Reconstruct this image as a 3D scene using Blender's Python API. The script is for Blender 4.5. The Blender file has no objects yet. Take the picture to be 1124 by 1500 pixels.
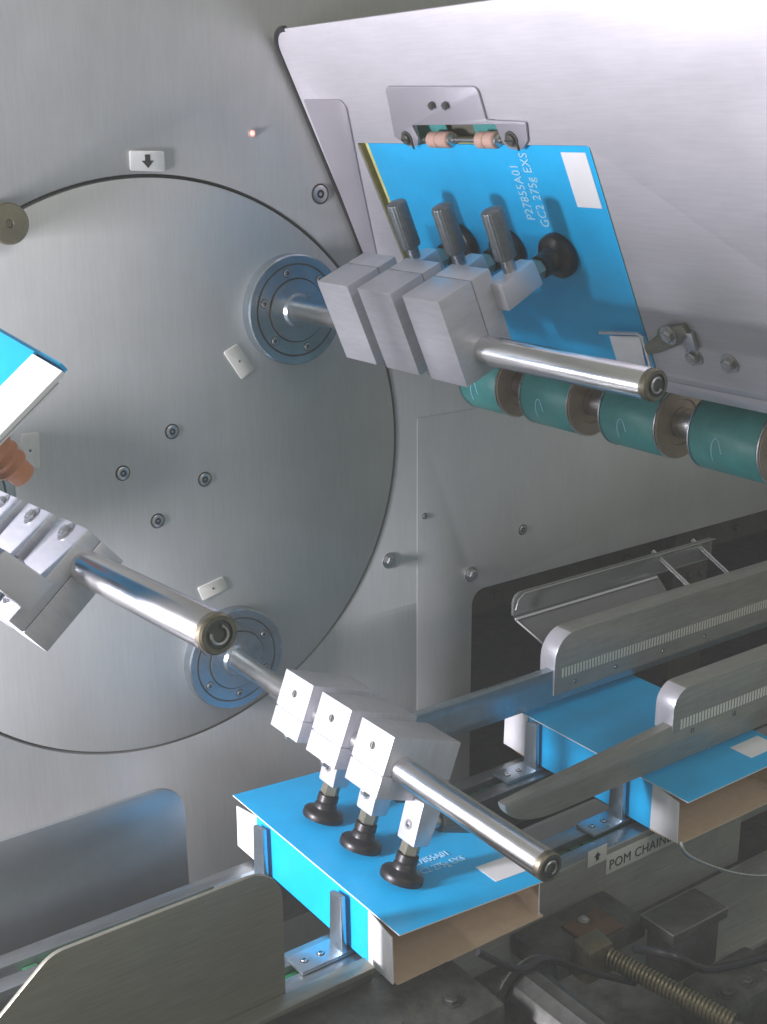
import bpy, bmesh, math, random
from mathutils import Vector, Matrix
random.seed(7)
S = bpy.context.scene
COL = S.collection
V = Vector

# ------------------------------------------------------------------ camera
F, YAW, PITCH, ROLL = 1838.58, .6205, .29965, -.00718
cy, sy, cp, sp = math.cos(YAW), math.sin(YAW), math.cos(PITCH), math.sin(PITCH)
FW = V((sy*cp, cy*cp, -sp)); R0 = V((cy, -sy, 0)); U0 = R0.cross(FW)
RT = math.cos(ROLL)*R0 + math.sin(ROLL)*U0
UP = -math.sin(ROLL)*R0 + math.cos(ROLL)*U0
cam = bpy.data.objects.new('camera', bpy.data.cameras.new('camera')); COL.objects.link(cam)
m = Matrix.Identity(4)
for i in range(3):
    m[i][0], m[i][1], m[i][2] = RT[i], UP[i], -FW[i]
cam.matrix_world = m
cam.data.sensor_fit = 'HORIZONTAL'; cam.data.sensor_width = 36; cam.data.lens = 36*F/1124
cam.data.clip_start = .02; cam.data.clip_end = 60
S.camera = cam

# ------------------------------------------------------------------ light
w = bpy.data.worlds.new('World'); S.world = w; w.use_nodes = True
bg = w.node_tree.nodes['Background']; bg.inputs[0].default_value = (.82, .84, .74, 1); bg.inputs[1].default_value = .33
def area(name, loc, to, sx, sy_, power, col):
    l = bpy.data.lights.new(name, 'AREA'); l.shape = 'RECTANGLE'; l.size = sx; l.size_y = sy_; l.energy = power; l.color = col
    o = bpy.data.objects.new(name, l); COL.objects.link(o); o.location = loc
    o.rotation_euler = (V(to)-V(loc)).to_track_quat('-Z', 'Y').to_euler()
    return o
area('machine_lamp', (-.40, .98, -.30), (.6, .85, -.38), .09, .36, 25, (.95, .92, 1.0))
area('room_lamp', (.75, -1.0, .85), (.75, .8, -.65), 1.2, .6, 7.5, (1.0, .98, .94))
S.view_settings.view_transform = 'Standard'; S.view_settings.look = 'None'
S.view_settings.exposure = .18; S.view_settings.gamma = 1
S.cycles.max_bounces = 8; S.cycles.use_denoising = True

# ------------------------------------------------------------------ picking helpers (a pixel of the photograph to a point on a known plane)
def ray(x, y): return FW + RT*((x-562)/F) - UP*((y-750)/F)
def on(x, y, ax, v):
    d = ray(x, y); return d*(v/d[ax])
YW = 1.1432
CEN = V((.5345, YW, -.3451)); RAD = .30
HA, HB, HC = V((.6072, YW, -.5615)), V((.697, YW, -.1861)), V((.3149, YW, -.3240))
BA, BB, BC, BM = -1.9337, .405, math.radians(130), .4537
cM = V((math.cos(BM), 0, math.sin(BM))); hM = V((-math.sin(BM), 0, math.cos(BM)))
HM = V((.7837, YW, -.1135))-cM*.107-hM*.037      # origin of the magazine's own axes
def PL(x, y, c=.104):            # pixel to magazine coordinates (y relative to the wall, h)
    d = ray(x, y); o = HM+cM*c; p = d*(o.dot(cM)/d.dot(cM)); return (p.y-YW, (p-HM).dot(hM))

# ------------------------------------------------------------------ materials
def mat(name, col, rough=.5, metal=0., var=.06, scale=40, bump=0., bscale=300, rvar=.1, aniso=None, spec=.5, coat=0., stretch=(1,1,1), speck=0., grain=0., gdir=(1, 1, .05)):
    m = bpy.data.materials.new(name); m.use_nodes = True
    nt = m.node_tree; N = nt.nodes; L = nt.links; p = N['Principled BSDF']
    p.inputs['Metallic'].default_value = metal; p.inputs['Specular IOR Level'].default_value = spec
    p.inputs['Coat Weight'].default_value = coat; p.inputs['Coat Roughness'].default_value = .12
    tc = N.new('ShaderNodeTexCoord'); mp = N.new('ShaderNodeMapping'); mp.inputs['Scale'].default_value = stretch
    L.new(tc.outputs['Object'], mp.inputs[0])
    nz = N.new('ShaderNodeTexNoise'); nz.inputs['Scale'].default_value = scale; nz.inputs['Detail'].default_value = 10; nz.inputs['Roughness'].default_value = .72
    L.new(mp.outputs[0], nz.inputs[0])
    rp = N.new('ShaderNodeValToRGB'); rp.color_ramp.elements[0].position = .3; rp.color_ramp.elements[1].position = .7
    rp.color_ramp.elements[0].color = [max(0, c*(1-var*1.6)) for c in col]+[1]; rp.color_ramp.elements[1].color = [min(1, c*(1+var)) for c in col]+[1]
    L.new(nz.outputs[0], rp.inputs[0]); out = rp.outputs[0]
    if speck:
        n3 = N.new('ShaderNodeTexNoise'); n3.inputs['Scale'].default_value = 260; n3.inputs['Detail'].default_value = 2
        L.new(tc.outputs['Object'], n3.inputs[0])
        r3 = N.new('ShaderNodeValToRGB'); r3.color_ramp.elements[0].position = .68; r3.color_ramp.elements[1].position = .78
        r3.color_ramp.elements[0].color = (0, 0, 0, 1); r3.color_ramp.elements[1].color = (speck, speck, speck, 1)
        L.new(n3.outputs[0], r3.inputs[0])
        mx = N.new('ShaderNodeMix'); mx.data_type = 'RGBA'; L.new(r3.outputs[0], mx.inputs[0]); L.new(out, mx.inputs[6]); mx.inputs[7].default_value = (.45, .44, .40, 1)
        out = mx.outputs[2]
    if grain:                      # fine drawn lines and soft wipe marks
        for sc_, st_, g_, lo, hi in ((520, gdir, grain, .35, .65), (9, (.35, .35, 1.1), grain*1.3, .40, .75)):
            mg = N.new('ShaderNodeMapping'); mg.inputs['Scale'].default_value = st_; L.new(tc.outputs['Object'], mg.inputs[0])
            ng = N.new('ShaderNodeTexNoise'); ng.inputs['Scale'].default_value = sc_; ng.inputs['Detail'].default_value = 5; ng.inputs['Distortion'].default_value = .3 if sc_ < 50 else 0
            L.new(mg.outputs[0], ng.inputs[0])
            rg = N.new('ShaderNodeMapRange'); rg.inputs[1].default_value = lo; rg.inputs[2].default_value = hi; rg.inputs[3].default_value = 1-g_; rg.inputs[4].default_value = 1+g_
            L.new(ng.outputs[0], rg.inputs[0])
            vm = N.new('ShaderNodeVectorMath'); vm.operation = 'SCALE'; L.new(out, vm.inputs[0]); L.new(rg.outputs[0], vm.inputs['Scale']); out = vm.outputs[0]
    L.new(out, p.inputs['Base Color'])
    n2 = N.new('ShaderNodeTexNoise'); n2.inputs['Scale'].default_value = scale*2.3; n2.inputs['Detail'].default_value = 5; L.new(mp.outputs[0], n2.inputs[0])
    mr = N.new('ShaderNodeMapRange'); mr.inputs[3].default_value = max(.03, rough-rvar); mr.inputs[4].default_value = min(1, rough+rvar)
    L.new(n2.outputs[0], mr.inputs[0]); L.new(mr.outputs[0], p.inputs['Roughness'])
    if bump:
        n4 = N.new('ShaderNodeTexNoise'); n4.inputs['Scale'].default_value = bscale; n4.inputs['Detail'].default_value = 3; L.new(mp.outputs[0], n4.inputs[0])
        b = N.new('ShaderNodeBump'); b.inputs['Strength'].default_value = bump; b.inputs['Distance'].default_value = .001
        L.new(n4.outputs[0], b.inputs['Height']); L.new(b.outputs[0], p.inputs['Normal'])
    return m
def emit(name, col, s):
    m = bpy.data.materials.new(name); m.use_nodes = True; p = m.node_tree.nodes['Principled BSDF']
    p.inputs['Base Color'].default_value = (*col, 1); p.inputs['Emission Color'].default_value = (*col, 1); p.inputs['Emission Strength'].default_value = s
    return m
M = dict(
    wall=mat('satin_wall_steel', (.45, .455, .45), .44, .32, .08, 5, .05, 500, .09, stretch=(1, 1, .45), grain=.028),
    disc=mat('satin_disc_steel', (.47, .478, .475), .42, .32, .07, 5, .05, 500, .09, stretch=(1, 1, .5), grain=.028),
    plate=mat('satin_plate_steel', (.57, .555, .595), .40, .35, .07, 7, .04, 600, .09, stretch=(1, .5, 1), grain=.035, gdir=(1, .05, 1)),
    bluesheet=mat('satin_blue_grey_sheet', (.30, .32, .34), .36, .7, .10, 8, .03, 400, .09, speck=.10),
    tab=mat('brushed_tab_steel', (.40, .385, .43), .40, .5, .04, 8, .03, 500, .05),
    sheet=mat('sheet_steel', (.25, .243, .195), .38, .5, .08, 8, .05, 300, .08, grain=.09, gdir=(.05, 1, 1)),
    alu=mat('milled_aluminium', (.60, .595, .64), .36, .30, .08, 30, .06, 200, .1, stretch=(1, 1, 6)),
    shaft=mat('polished_shaft', (.74, .73, .74), .25, 1., .04, 30, 0, 1, .05),
    steel=mat('machined_steel', (.55, .55, .56), .30, 1., .10, 60, 0, 1, .1),
    flange=mat('blue_reflection_flange_steel', (.40, .46, .51), .24, .9, .12, 30, 0, 1, .1),  # base colour tinted blue to carry the reflections on the hubs
    darksteel=mat('oiled_dark_steel', (.12, .12, .11), .42, .6, .25, 50, .1, 200, .12),
    grip=mat('knurled_grip', (.16, .18, .19), .38, .7, .15, 200, .2, 900, .1),
    bronze=mat('brown_end_bronze', (.25, .22, .16), .38, .9, .25, 120, .1, 300, .1),
    brass=mat('dull_brass', (.20, .175, .11), .36, .8, .15, 80, 0, 1, .1),
    post=mat('grey_brass_post', (.36, .34, .27), .32, .8, .12, 80, 0, 1, .1),
    rubber=mat('black_rubber', (.014, .012, .013), .36, 0, .2, 60, .05, 400, .08),
    orange=mat('orange_silicone', (.50, .20, .09), .5, 0, .12, 30),
    blue=mat('cyan_printed_board', (.001, .435, .84), .42, 0, .08, 14, .04, 500, .06, coat=.15),
    white=mat('white_board', (.80, .80, .82), .55, 0, .03, 30, .04, 500),
    tan=mat('grey_brown_board', (.64, .49, .34), .65, 0, .06, 90, .08, 500),
    ink=mat('white_ink', (.40, .70, .86), .5, 0, .02),
    black=mat('black_ink', (.015, .015, .015), .5, 0, .1),
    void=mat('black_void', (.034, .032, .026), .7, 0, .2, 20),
    tag=mat('engraved_tag', (.60, .59, .54), .45, .1, .06, 60),
    tagwhite=mat('white_tag', (.74, .74, .73), .45, 0, .04, 60),
    belt=mat('green_belt', (.06, .28, .265), .40, 0, .14, 30, .1, 400, .08, speck=.15),
    ring=mat('clear_brown_ring', (.36, .28, .22), .36, .2, .12, 50),
    pink=mat('pink_roller', (.52, .33, .27), .55, 0, .08, 80),
    yellow=mat('yellowed_edge', (.72, .66, .25), .5, 0, .15, 60),
    rail=mat('worn_rail_steel', (.34, .36, .37), .34, .9, .2, 60, .05, 300, .12, stretch=(.15, 1, 1)),
    guide=mat('anodised_guide', (.33, .33, .30), .40, .4, .08, 25, .05, 400, .08, grain=.10, gdir=(.04, 1, 1)),
    guideface=mat('machined_guide_nose', (.70, .69, .74), .35, .5, .04, 40),
    lug=mat('zinc_pusher', (.42, .50, .56), .30, .9, .08, 60, 0, 1, .08),
    cover=mat('smoked_cover', (.030, .032, .032), .12, 0, .2, 30, coat=.3),
    inner=mat('brown_inner_steel', (.10, .085, .06), .5, .3, .4, 12, .1, 200),
    greasy=mat('greasy_casting', (.085, .087, .072), .6, .3, .5, 26, .4, 120, .15, speck=.12),
    rust=mat('rust_brown_pad', (.13, .065, .028), .6, .2, .3, 60, .2, 200),
    green=mat('green_chain_link', (.01, .14, .05), .4, 0, .2, 60),
    greenish=mat('green_hose', (.02, .06, .04), .4, 0, .1, 40),
    led=emit('red_indicator', (1, .12, .10), 6),
)
def clearmat():
    m = bpy.data.materials.new('clear_polycarbonate'); m.use_nodes = True
    nt = m.node_tree; N = nt.nodes; L = nt.links
    for n in list(N):
        if n.type == 'BSDF_PRINCIPLED': N.remove(n)
    t = N.new('ShaderNodeBsdfTransparent'); t.inputs[0].default_value = (.72, .75, .75, 1)
    g = N.new('ShaderNodeBsdfGlossy'); g.inputs[1].default_value = .08
    fr = N.new('ShaderNodeFresnel'); fr.inputs[0].default_value = 1.5
    nz = N.new('ShaderNodeTexNoise'); nz.inputs[2].default_value = 30
    df = N.new('ShaderNodeBsdfDiffuse'); df.inputs[0].default_value = (.45, .46, .46, 1)
    m0 = N.new('ShaderNodeMixShader'); m0.inputs[0].default_value = .28; L.new(t.outputs[0], m0.inputs[1]); L.new(df.outputs[0], m0.inputs[2])
    mx = N.new('ShaderNodeMixShader'); L.new(fr.outputs[0], mx.inputs[0]); L.new(m0.outputs[0], mx.inputs[1]); L.new(g.outputs[0], mx.inputs[2])
    L.new(mx.outputs[0], N['Material Output'].inputs[0]); N.remove(nz)
    return m
M['clear'] = clearmat()
def rulermat():
    m = mat('printed_ruler', (.72, .71, .64), .5, 0, .05, 80)
    nt = m.node_tree; N = nt.nodes; L = nt.links; p = N['Principled BSDF']
    base = p.inputs['Base Color'].links[0].from_socket
    tc = N.new('ShaderNodeTexCoord'); sx = N.new('ShaderNodeSeparateXYZ'); L.new(tc.outputs['Object'], sx.inputs[0])
    a = N.new('ShaderNodeMath'); a.operation = 'MULTIPLY'; a.inputs[1].default_value = 1000/5.0; L.new(sx.outputs[0], a.inputs[0])
    b = N.new('ShaderNodeMath'); b.operation = 'FRACT'; L.new(a.outputs[0], b.inputs[0])
    c = N.new('ShaderNodeMath'); c.operation = 'LESS_THAN'; c.inputs[1].default_value = .32; L.new(b.outputs[0], c.inputs[0])
    mx = N.new('ShaderNodeMix'); mx.data_type = 'RGBA'; L.new(c.outputs[0], mx.inputs[0]); L.new(base, mx.inputs[6]); mx.inputs[7].default_value = (.16, .16, .15, 1)
    L.new(mx.outputs[2], p.inputs['Base Color'])
    return m
M['ruler'] = rulermat()

# ------------------------------------------------------------------ object helpers
def tag(o, label=None, cat=None, group=None, kind=None):
    if label: o['label'] = label
    if cat: o['category'] = cat
    if group: o['group'] = group
    if kind: o['kind'] = kind
    return o
def empty(name, loc, label, cat, group=None):
    o = bpy.data.objects.new(name, None); o.empty_display_size = .02; COL.objects.link(o); o.location = loc
    return tag(o, label, cat, group)
def off(o):                       # translation of a world-aligned parent chain
    t = V((0, 0, 0))
    while o is not None: t += V(o.location); o = o.parent
    return t
def finish(me, name, mats, parent, world=True, smooth=35):
    if world and parent is not None: me.transform(Matrix.Translation(-off(parent)))
    for k in (mats if isinstance(mats, (list, tuple)) else [mats]): me.materials.append(M[k])
    for p in me.polygons: p.use_smooth = True
    me.set_sharp_from_angle(angle=math.radians(smooth))
    o = bpy.data.objects.new(name, me); COL.objects.link(o); o.parent = parent
    return o
class MB:
    def __init__(s): s.bm = bmesh.new(); s.mi = 0
    def face(s, vs, mi=None):
        f = s.bm.faces.new(vs); f.material_index = s.mi if mi is None else mi; return f
    def hexa(s, pts, bev=0):      # 8 points: bottom loop then top loop
        b2 = bmesh.new(); v = [b2.verts.new(p) for p in pts]
        for q in ((3,2,1,0), (4,5,6,7), (0,1,5,4), (1,2,6,5), (2,3,7,6), (3,0,4,7)): b2.faces.new([v[i] for i in q])
        if bev: bmesh.ops.bevel(b2, geom=list(b2.edges), offset=bev, segments=2, affect='EDGES', profile=.6)
        s.merge(b2); return s
    def box(s, lo, hi, bev=0):
        x0, y0, z0 = lo; x1, y1, z1 = hi
        return s.hexa([(x0,y0,z0),(x1,y0,z0),(x1,y1,z0),(x0,y1,z0),(x0,y0,z1),(x1,y0,z1),(x1,y1,z1),(x0,y1,z1)], bev)
    def merge(s, b2):
        bmesh.ops.recalc_face_normals(b2, faces=b2.faces)
        mp = {}
        for v in b2.verts: mp[v] = s.bm.verts.new(v.co)
        for f in b2.faces:
            try: s.face([mp[v] for v in f.verts])
            except ValueError: pass
        b2.free()
    def lathe(s, prof, org, axis, n=24, mis=None, ridge=0, ph=0):
        a = V(axis).normalized(); t = a.orthogonal().normalized(); b = a.cross(t); rings = []
        for r, z in prof:
            if r <= 1e-7: rings.append([s.bm.verts.new(V(org)+a*z)])
            else:
                rings.append([s.bm.verts.new(V(org)+a*z+(t*math.cos(ph+2*math.pi*i/n)+b*math.sin(ph+2*math.pi*i/n))*(r*(1-(ridge if i % 2 else 0)))) for i in range(n)])
        for k in range(len(rings)-1):
            A, B = rings[k], rings[k+1]; mi = None if mis is None else mis[k]
            for i in range(n):
                j = (i+1) % n
                if len(A) == 1 and len(B) == 1: continue
                if len(A) == 1: s.face([A[0], B[j], B[i]][::-1] if False else [A[0], B[i], B[j]], mi)
                elif len(B) == 1: s.face([A[i], B[0], A[j]][::-1], mi)
                else: s.face([A[i], A[j], B[j], B[i]], mi)
        return s
    def cyl(s, p0, p1, r, n=24, bev=0, r1=None):
        p0, p1 = V(p0), V(p1); L = (p1-p0).length; r1 = r if r1 is None else r1
        pr = [(0, 0), (r-bev, 0), (r, bev), (r1, L-bev), (r1-bev, L), (0, L)] if bev else [(0, 0), (r, 0), (r1, L), (0, L)]
        return s.lathe(pr, p0, p1-p0, n)
    def tube(s, pts, r, n=8, closed=False):
        pts = [V(p) for p in pts]; rings = []; up = None
        for i, p in enumerate(pts):
            a = pts[min(i+1, len(pts)-1)]-pts[max(i-1, 0)]; a.normalize()
            up = a.orthogonal().normalized() if up is None else (up-a*up.dot(a)).normalized()
            b = a.cross(up); rings.append([s.bm.verts.new(p+(up*math.cos(2*math.pi*k/n)+b*math.sin(2*math.pi*k/n))*r) for k in range(n)])
        for A, B in zip(rings, rings[1:]):
            for k in range(n): s.face([A[k], A[(k+1) % n], B[(k+1) % n], B[k]])
        s.face(rings[0][::-1]); s.face(rings[-1]); return s
    def done(s, name, mats, parent=None, world=True, smooth=35):
        bmesh.ops.recalc_face_normals(s.bm, faces=s.bm.faces)
        me = bpy.data.meshes.new(name); s.bm.to_mesh(me); s.bm.free()
        return finish(me, name, mats, parent, world, smooth)

def fillet(pts, rad, n=7):        # rounded closed polygon; rad one number or a list
    out = []; N = len(pts)
    for i, p in enumerate(pts):
        r = rad[i] if isinstance(rad, (list, tuple)) else rad
        p = V((p[0], p[1])); a = V((pts[i-1][0], pts[i-1][1]))-p; b = V((pts[(i+1) % N][0], pts[(i+1) % N][1]))-p
        if r <= 0: out.append(p); continue
        la, lb = a.length, b.length; a.normalize(); b.normalize()
        ang = a.angle(b); d = min(r/math.tan(ang/2), la*.48, lb*.48); r = d*math.tan(ang/2)
        c = p+(a+b).normalized()*(r/math.sin(ang/2)); s0 = p+a*d-c; s1 = p+b*d-c
        t = s0.angle(s1); sg = 1 if s0.x*s1.y-s0.y*s1.x > 0 else -1
        for k in range(n+1):
            q = sg*t*k/n; out.append(c+V((s0.x*math.cos(q)-s0.y*math.sin(q), s0.x*math.sin(q)+s0.y*math.cos(q))))
    return out
def circ(c, r, n=96): return [(c[0]+r*math.cos(2*math.pi*i/n), c[1]+r*math.sin(2*math.pi*i/n)) for i in range(n)]
def flat(outer, holes, o, Ux, Vx, thick, bev=0):
    """mesh of a flat plate with holes; its front face lies in the plane o,Ux,Vx and it is `thick` deep behind it"""
    cu = bpy.data.curves.new('tmp', 'CURVE'); cu.dimensions = '2D'; cu.fill_mode = 'BOTH'
    cu.extrude = max(1e-5, thick/2-bev); cu.bevel_depth = bev; cu.offset = -bev; cu.bevel_resolution = 1
    for lp in [outer]+list(holes):
        sp_ = cu.splines.new('POLY'); sp_.points.add(len(lp)-1); sp_.use_cyclic_u = True
        for q, p in zip(sp_.points, lp): q.co = (p[0], p[1], 0, 1)
    return curve_mesh(cu, o, Ux, Vx, -thick/2)
def curve_mesh(cu, o, Ux, Vx, dz=0):
    t = bpy.data.objects.new('tmp', cu); COL.objects.link(t)
    dg = bpy.context.evaluated_depsgraph_get(); me = bpy.data.meshes.new_from_object(t.evaluated_get(dg))
    bpy.data.objects.remove(t); bpy.data.curves.remove(cu)
    me.materials.clear()
    Ux, Vx = V(Ux).normalized(), V(Vx).normalized(); Nn = Ux.cross(Vx); mt = Matrix.Identity(4)
    for i in range(3): mt[i][0], mt[i][1], mt[i][2], mt[i][3] = Ux[i], Vx[i], Nn[i], V(o)[i]
    me.transform(mt @ Matrix.Translation((0, 0, dz)))
    for p in me.polygons: p.material_index = 0
    bm = bmesh.new(); bm.from_mesh(me); bmesh.ops.remove_doubles(bm, verts=bm.verts, dist=1e-6)
    bmesh.ops.recalc_face_normals(bm, faces=bm.faces); bm.to_mesh(me); bm.free()
    return me
def text(body, size, o, Ux, Vx, ext=.0002, align='LEFT', sx=.74):
    cu = bpy.data.curves.new('tmp', 'FONT'); cu.body = body; cu.size = size; cu.extrude = ext; cu.align_x = align; cu.space_character = 1.05
    cu.resolution_u = 3; 
    me = curve_mesh(cu, (0, 0, 0), X, Y, ext); me.transform(Matrix.Scale(sx, 4, X))
    Ux, Vx = V(Ux).normalized(), V(Vx).normalized(); Nn = Ux.cross(Vx); mt = Matrix.Identity(4)
    for i in range(3): mt[i][0], mt[i][1], mt[i][2], mt[i][3] = Ux[i], Vx[i], Nn[i], V(o)[i]
    me.transform(mt); return me
def copy_tree(o, parent=None):
    c = o.copy(); COL.objects.link(c); c.parent = parent
    for ch in o.children: copy_tree(ch, c)
    return c
X, Y, Z = V((1, 0, 0)), V((0, 1, 0)), V((0, 0, 1))
def xz(y): return (V((0, y, 0)), X, Z)            # plate facing the camera (-Y): X x Z = -Y
def screw(p, n, r, name, parent, world=True, h=.0015, ring=True):
    b = MB()
    prof = [(r*1.22, 0), (r*1.22, .0003), (r, .0003), (r, h-.0003), (r*.93, h), (r*.52, h), (r*.48, h*.25), (0, h*.25)]
    b.lathe(prof, p, n, 20, [1, 1, 0, 0, 0, 1, 1])
    b2 = MB(); b.mi = 0
    b.lathe([(r*.2, h*.25), (r*.2, h*.8), (0, h*.8)], p, n, 10)
    b2.bm.free()
    return b.done(name, ['steel', 'void'], parent, world)  # recess faces get the near-black slot, shade put into colour
def hexbolt(p, n, r, name, parent, world=True, h=.006, washer=True, m='steel'):
    b = MB()
    if washer: b.lathe([(r*1.45, 0), (r*1.45, .0012), (r*.9, .0012)], p, n, 24)
    b.lathe([(r, .001), (r, h*.85), (r*.86, h), (0, h)], p, n, 6, ph=.3)
    b.lathe([(r*.45, h), (r*.45, h+.0004), (0, h+.0004)], p, n, 12)
    return b.done(name, m, parent, world)

# ================================================================== SETTING
# wall with the round cut-out of the rotor and the conveyor opening
wall_out = [(-1.2, -1.3), (2.6, -1.3), (2.6, .9), (-1.2, .9)]
open_rect = fillet([(.951, -.95), (2.3, -.95), (2.3, -.562), (.951, -.562)], [.01, .01, .01, .020])
o_, u_, v_ = xz(YW)
me = flat(wall_out, [circ((CEN.x, CEN.z), RAD+.0015, 160), open_rect], o_, u_, v_, .012, .0006)
wall = finish(me, 'wall', 'wall', None); tag(wall, kind='structure')
pp = [(.866, -1.29), (2.55, -1.29), (2.55, -.3285), (.866, -.3285)]
me = flat(pp, [fillet([(.953, -.945), (2.29, -.945), (2.29, -.5635), (.953, -.5635)], [.01, .01, .01, .020])], V((0, YW-.0009, 0)), u_, v_, .0007, .0003)
finish(me, 'wall_panel', 'wall', wall)
for px, py, r in ((469, 284, .0088), (766, 776, .0058), (623, 756, .0033)):
    p = on(px, py, 1, YW-(.0009 if px > 600 else 0)); screw(p, -Y, r, 'screw', wall)
for px, py in ((570, 821), (690, 841)):
    hexbolt(on(px, py, 1, YW-(.0009 if px > 600 else 0)), -Y, .0068, 'bolt', wall, h=.007)
MB().lathe([(0, 0), (RAD+.03, 0), (RAD+.03, .004), (0, .004)], (CEN.x, YW+.016, CEN.z), Y, 64).done('wall_backing', 'void', wall)
# dark inside of the machine beyond the opening, bed below the conveyor
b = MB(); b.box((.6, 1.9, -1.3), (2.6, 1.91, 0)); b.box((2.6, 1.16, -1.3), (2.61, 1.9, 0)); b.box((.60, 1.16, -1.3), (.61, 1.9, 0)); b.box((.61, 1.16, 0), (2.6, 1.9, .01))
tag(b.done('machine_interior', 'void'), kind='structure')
b = MB(); b.box((-1.2, .1, -1.02), (2.6, 1.95, -1.0)); tag(b.done('machine_bed', 'greasy'), kind='structure')

# what the steel mirrors: an unseen blue block added for blue reflections, and the hall floor
b = MB(); b.box((1.35, -1.3, -1.9), (2.0, -.75, -.05), .02); b.box((1.37, -.7495, -1.0), (1.98, -.74, -.97))
tag(b.done('blue_reflector', 'blue'), kind='structure')
b = MB(); b.box((-2.7, -3.3, -2.0), (4.3, .0, -1.98)); tag(b.done('hall_floor', 'guide'), kind='structure')
# ================================================================== ROTOR DISC
disc = empty('rotor_disc', (CEN.x, YW, CEN.z), 'large round grey steel disc set in the wall with a thin dark gap', 'disc')
finish(flat(circ((CEN.x, CEN.z), RAD-.0020, 160), [], V((0, YW-.001, 0)), u_, v_, .012, .0008), 'face_plate', 'disc', disc)
for px, py in ((252, 632), (180, 693), (300, 702), (231, 763)): screw(on(px, py, 1, YW-.001), -Y, .0066, 'screw', disc)
def tagplate(corners, name, parent, m, y, t=.0014, mark=True):
    ps = [on(*c, 1, y) for c in corners]; q = [(p.x, p.z) for p in ps]
    o = finish(flat(fillet(q[::-1] if (q[1][0]-q[0][0])*(q[2][1]-q[1][1])-(q[1][1]-q[0][1])*(q[2][0]-q[1][0]) < 0 else q, .002, 3), [], V((0, y-t, 0)), u_, v_, t, .0003), name, m, parent)
    if mark:
        c = sum(ps, V())/4
        MB().lathe([(.0013, 0), (.0013, .0003), (0, .0003)], c-Y*t, -Y, 8).done('engraved_mark', 'darksteel', o)
    return o
for cs in (((327, 516), (347, 503), (372, 540), (354, 556)), ((289, 861), (326, 844), (334, 861), (297, 880)), ((30, 635), (57, 632), (58, 685), (29, 686))):
    tagplate(cs, 'tag_plate', disc, 'tag', YW-.001)
# arrow sign on the wall
a0 = on(215, 236, 1, YW)
sg = empty('arrow_sign', a0, 'small white rectangular plate with a black down arrow above the big disc', 'sign')
tagplate(((189, 220), (239, 221), (240, 251), (190, 250)), 'plate', sg, 'tagwhite', YW, .0024, False)
def arrow(c, s, sgn, y, par, Ux=X, Vx=Z):
    P_ = [(-.22, .5), (.22, .5), (.22, .05), (.5, .05), (0, -.5), (-.5, .05), (-.22, .05)]
    P_ = [(a*s, b_*s*sgn) for a, b_ in P_]
    return finish(flat(P_ if sgn < 0 else P_[::-1], [], c, Ux, Vx, .0003), 'arrow', 'black', par)
arrow(V((a0.x, YW-.0027, a0.z)), .0125, 1, YW, sg)
p = on(369, 195, 1, YW)
ld = empty('indicator_lamp', p, 'tiny glowing red indicator light in the upper wall', 'lamp')
MB().lathe([(.0042, 0), (.0042, .001), (.0026, .001)], p, -Y, 16).done('bezel', 'wall', ld)
MB().lathe([(.0026, .0008), (.0022, .002), (.0012, .0028), (0, .003)], p, -Y, 14).done('lens', 'led', ld)
p = on(-2, 325, 1, YW)
kb = empty('round_standoff', p, 'round brass-grey steel boss on the wall at the left edge of the disc gap', 'boss')
MB().lathe([(.0185, 0), (.0185, .026), (.017, .028), (.004, .0285), (.003, .026), (0, .026)], p, -Y, 40).done('body', 'brass', kb)

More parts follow.
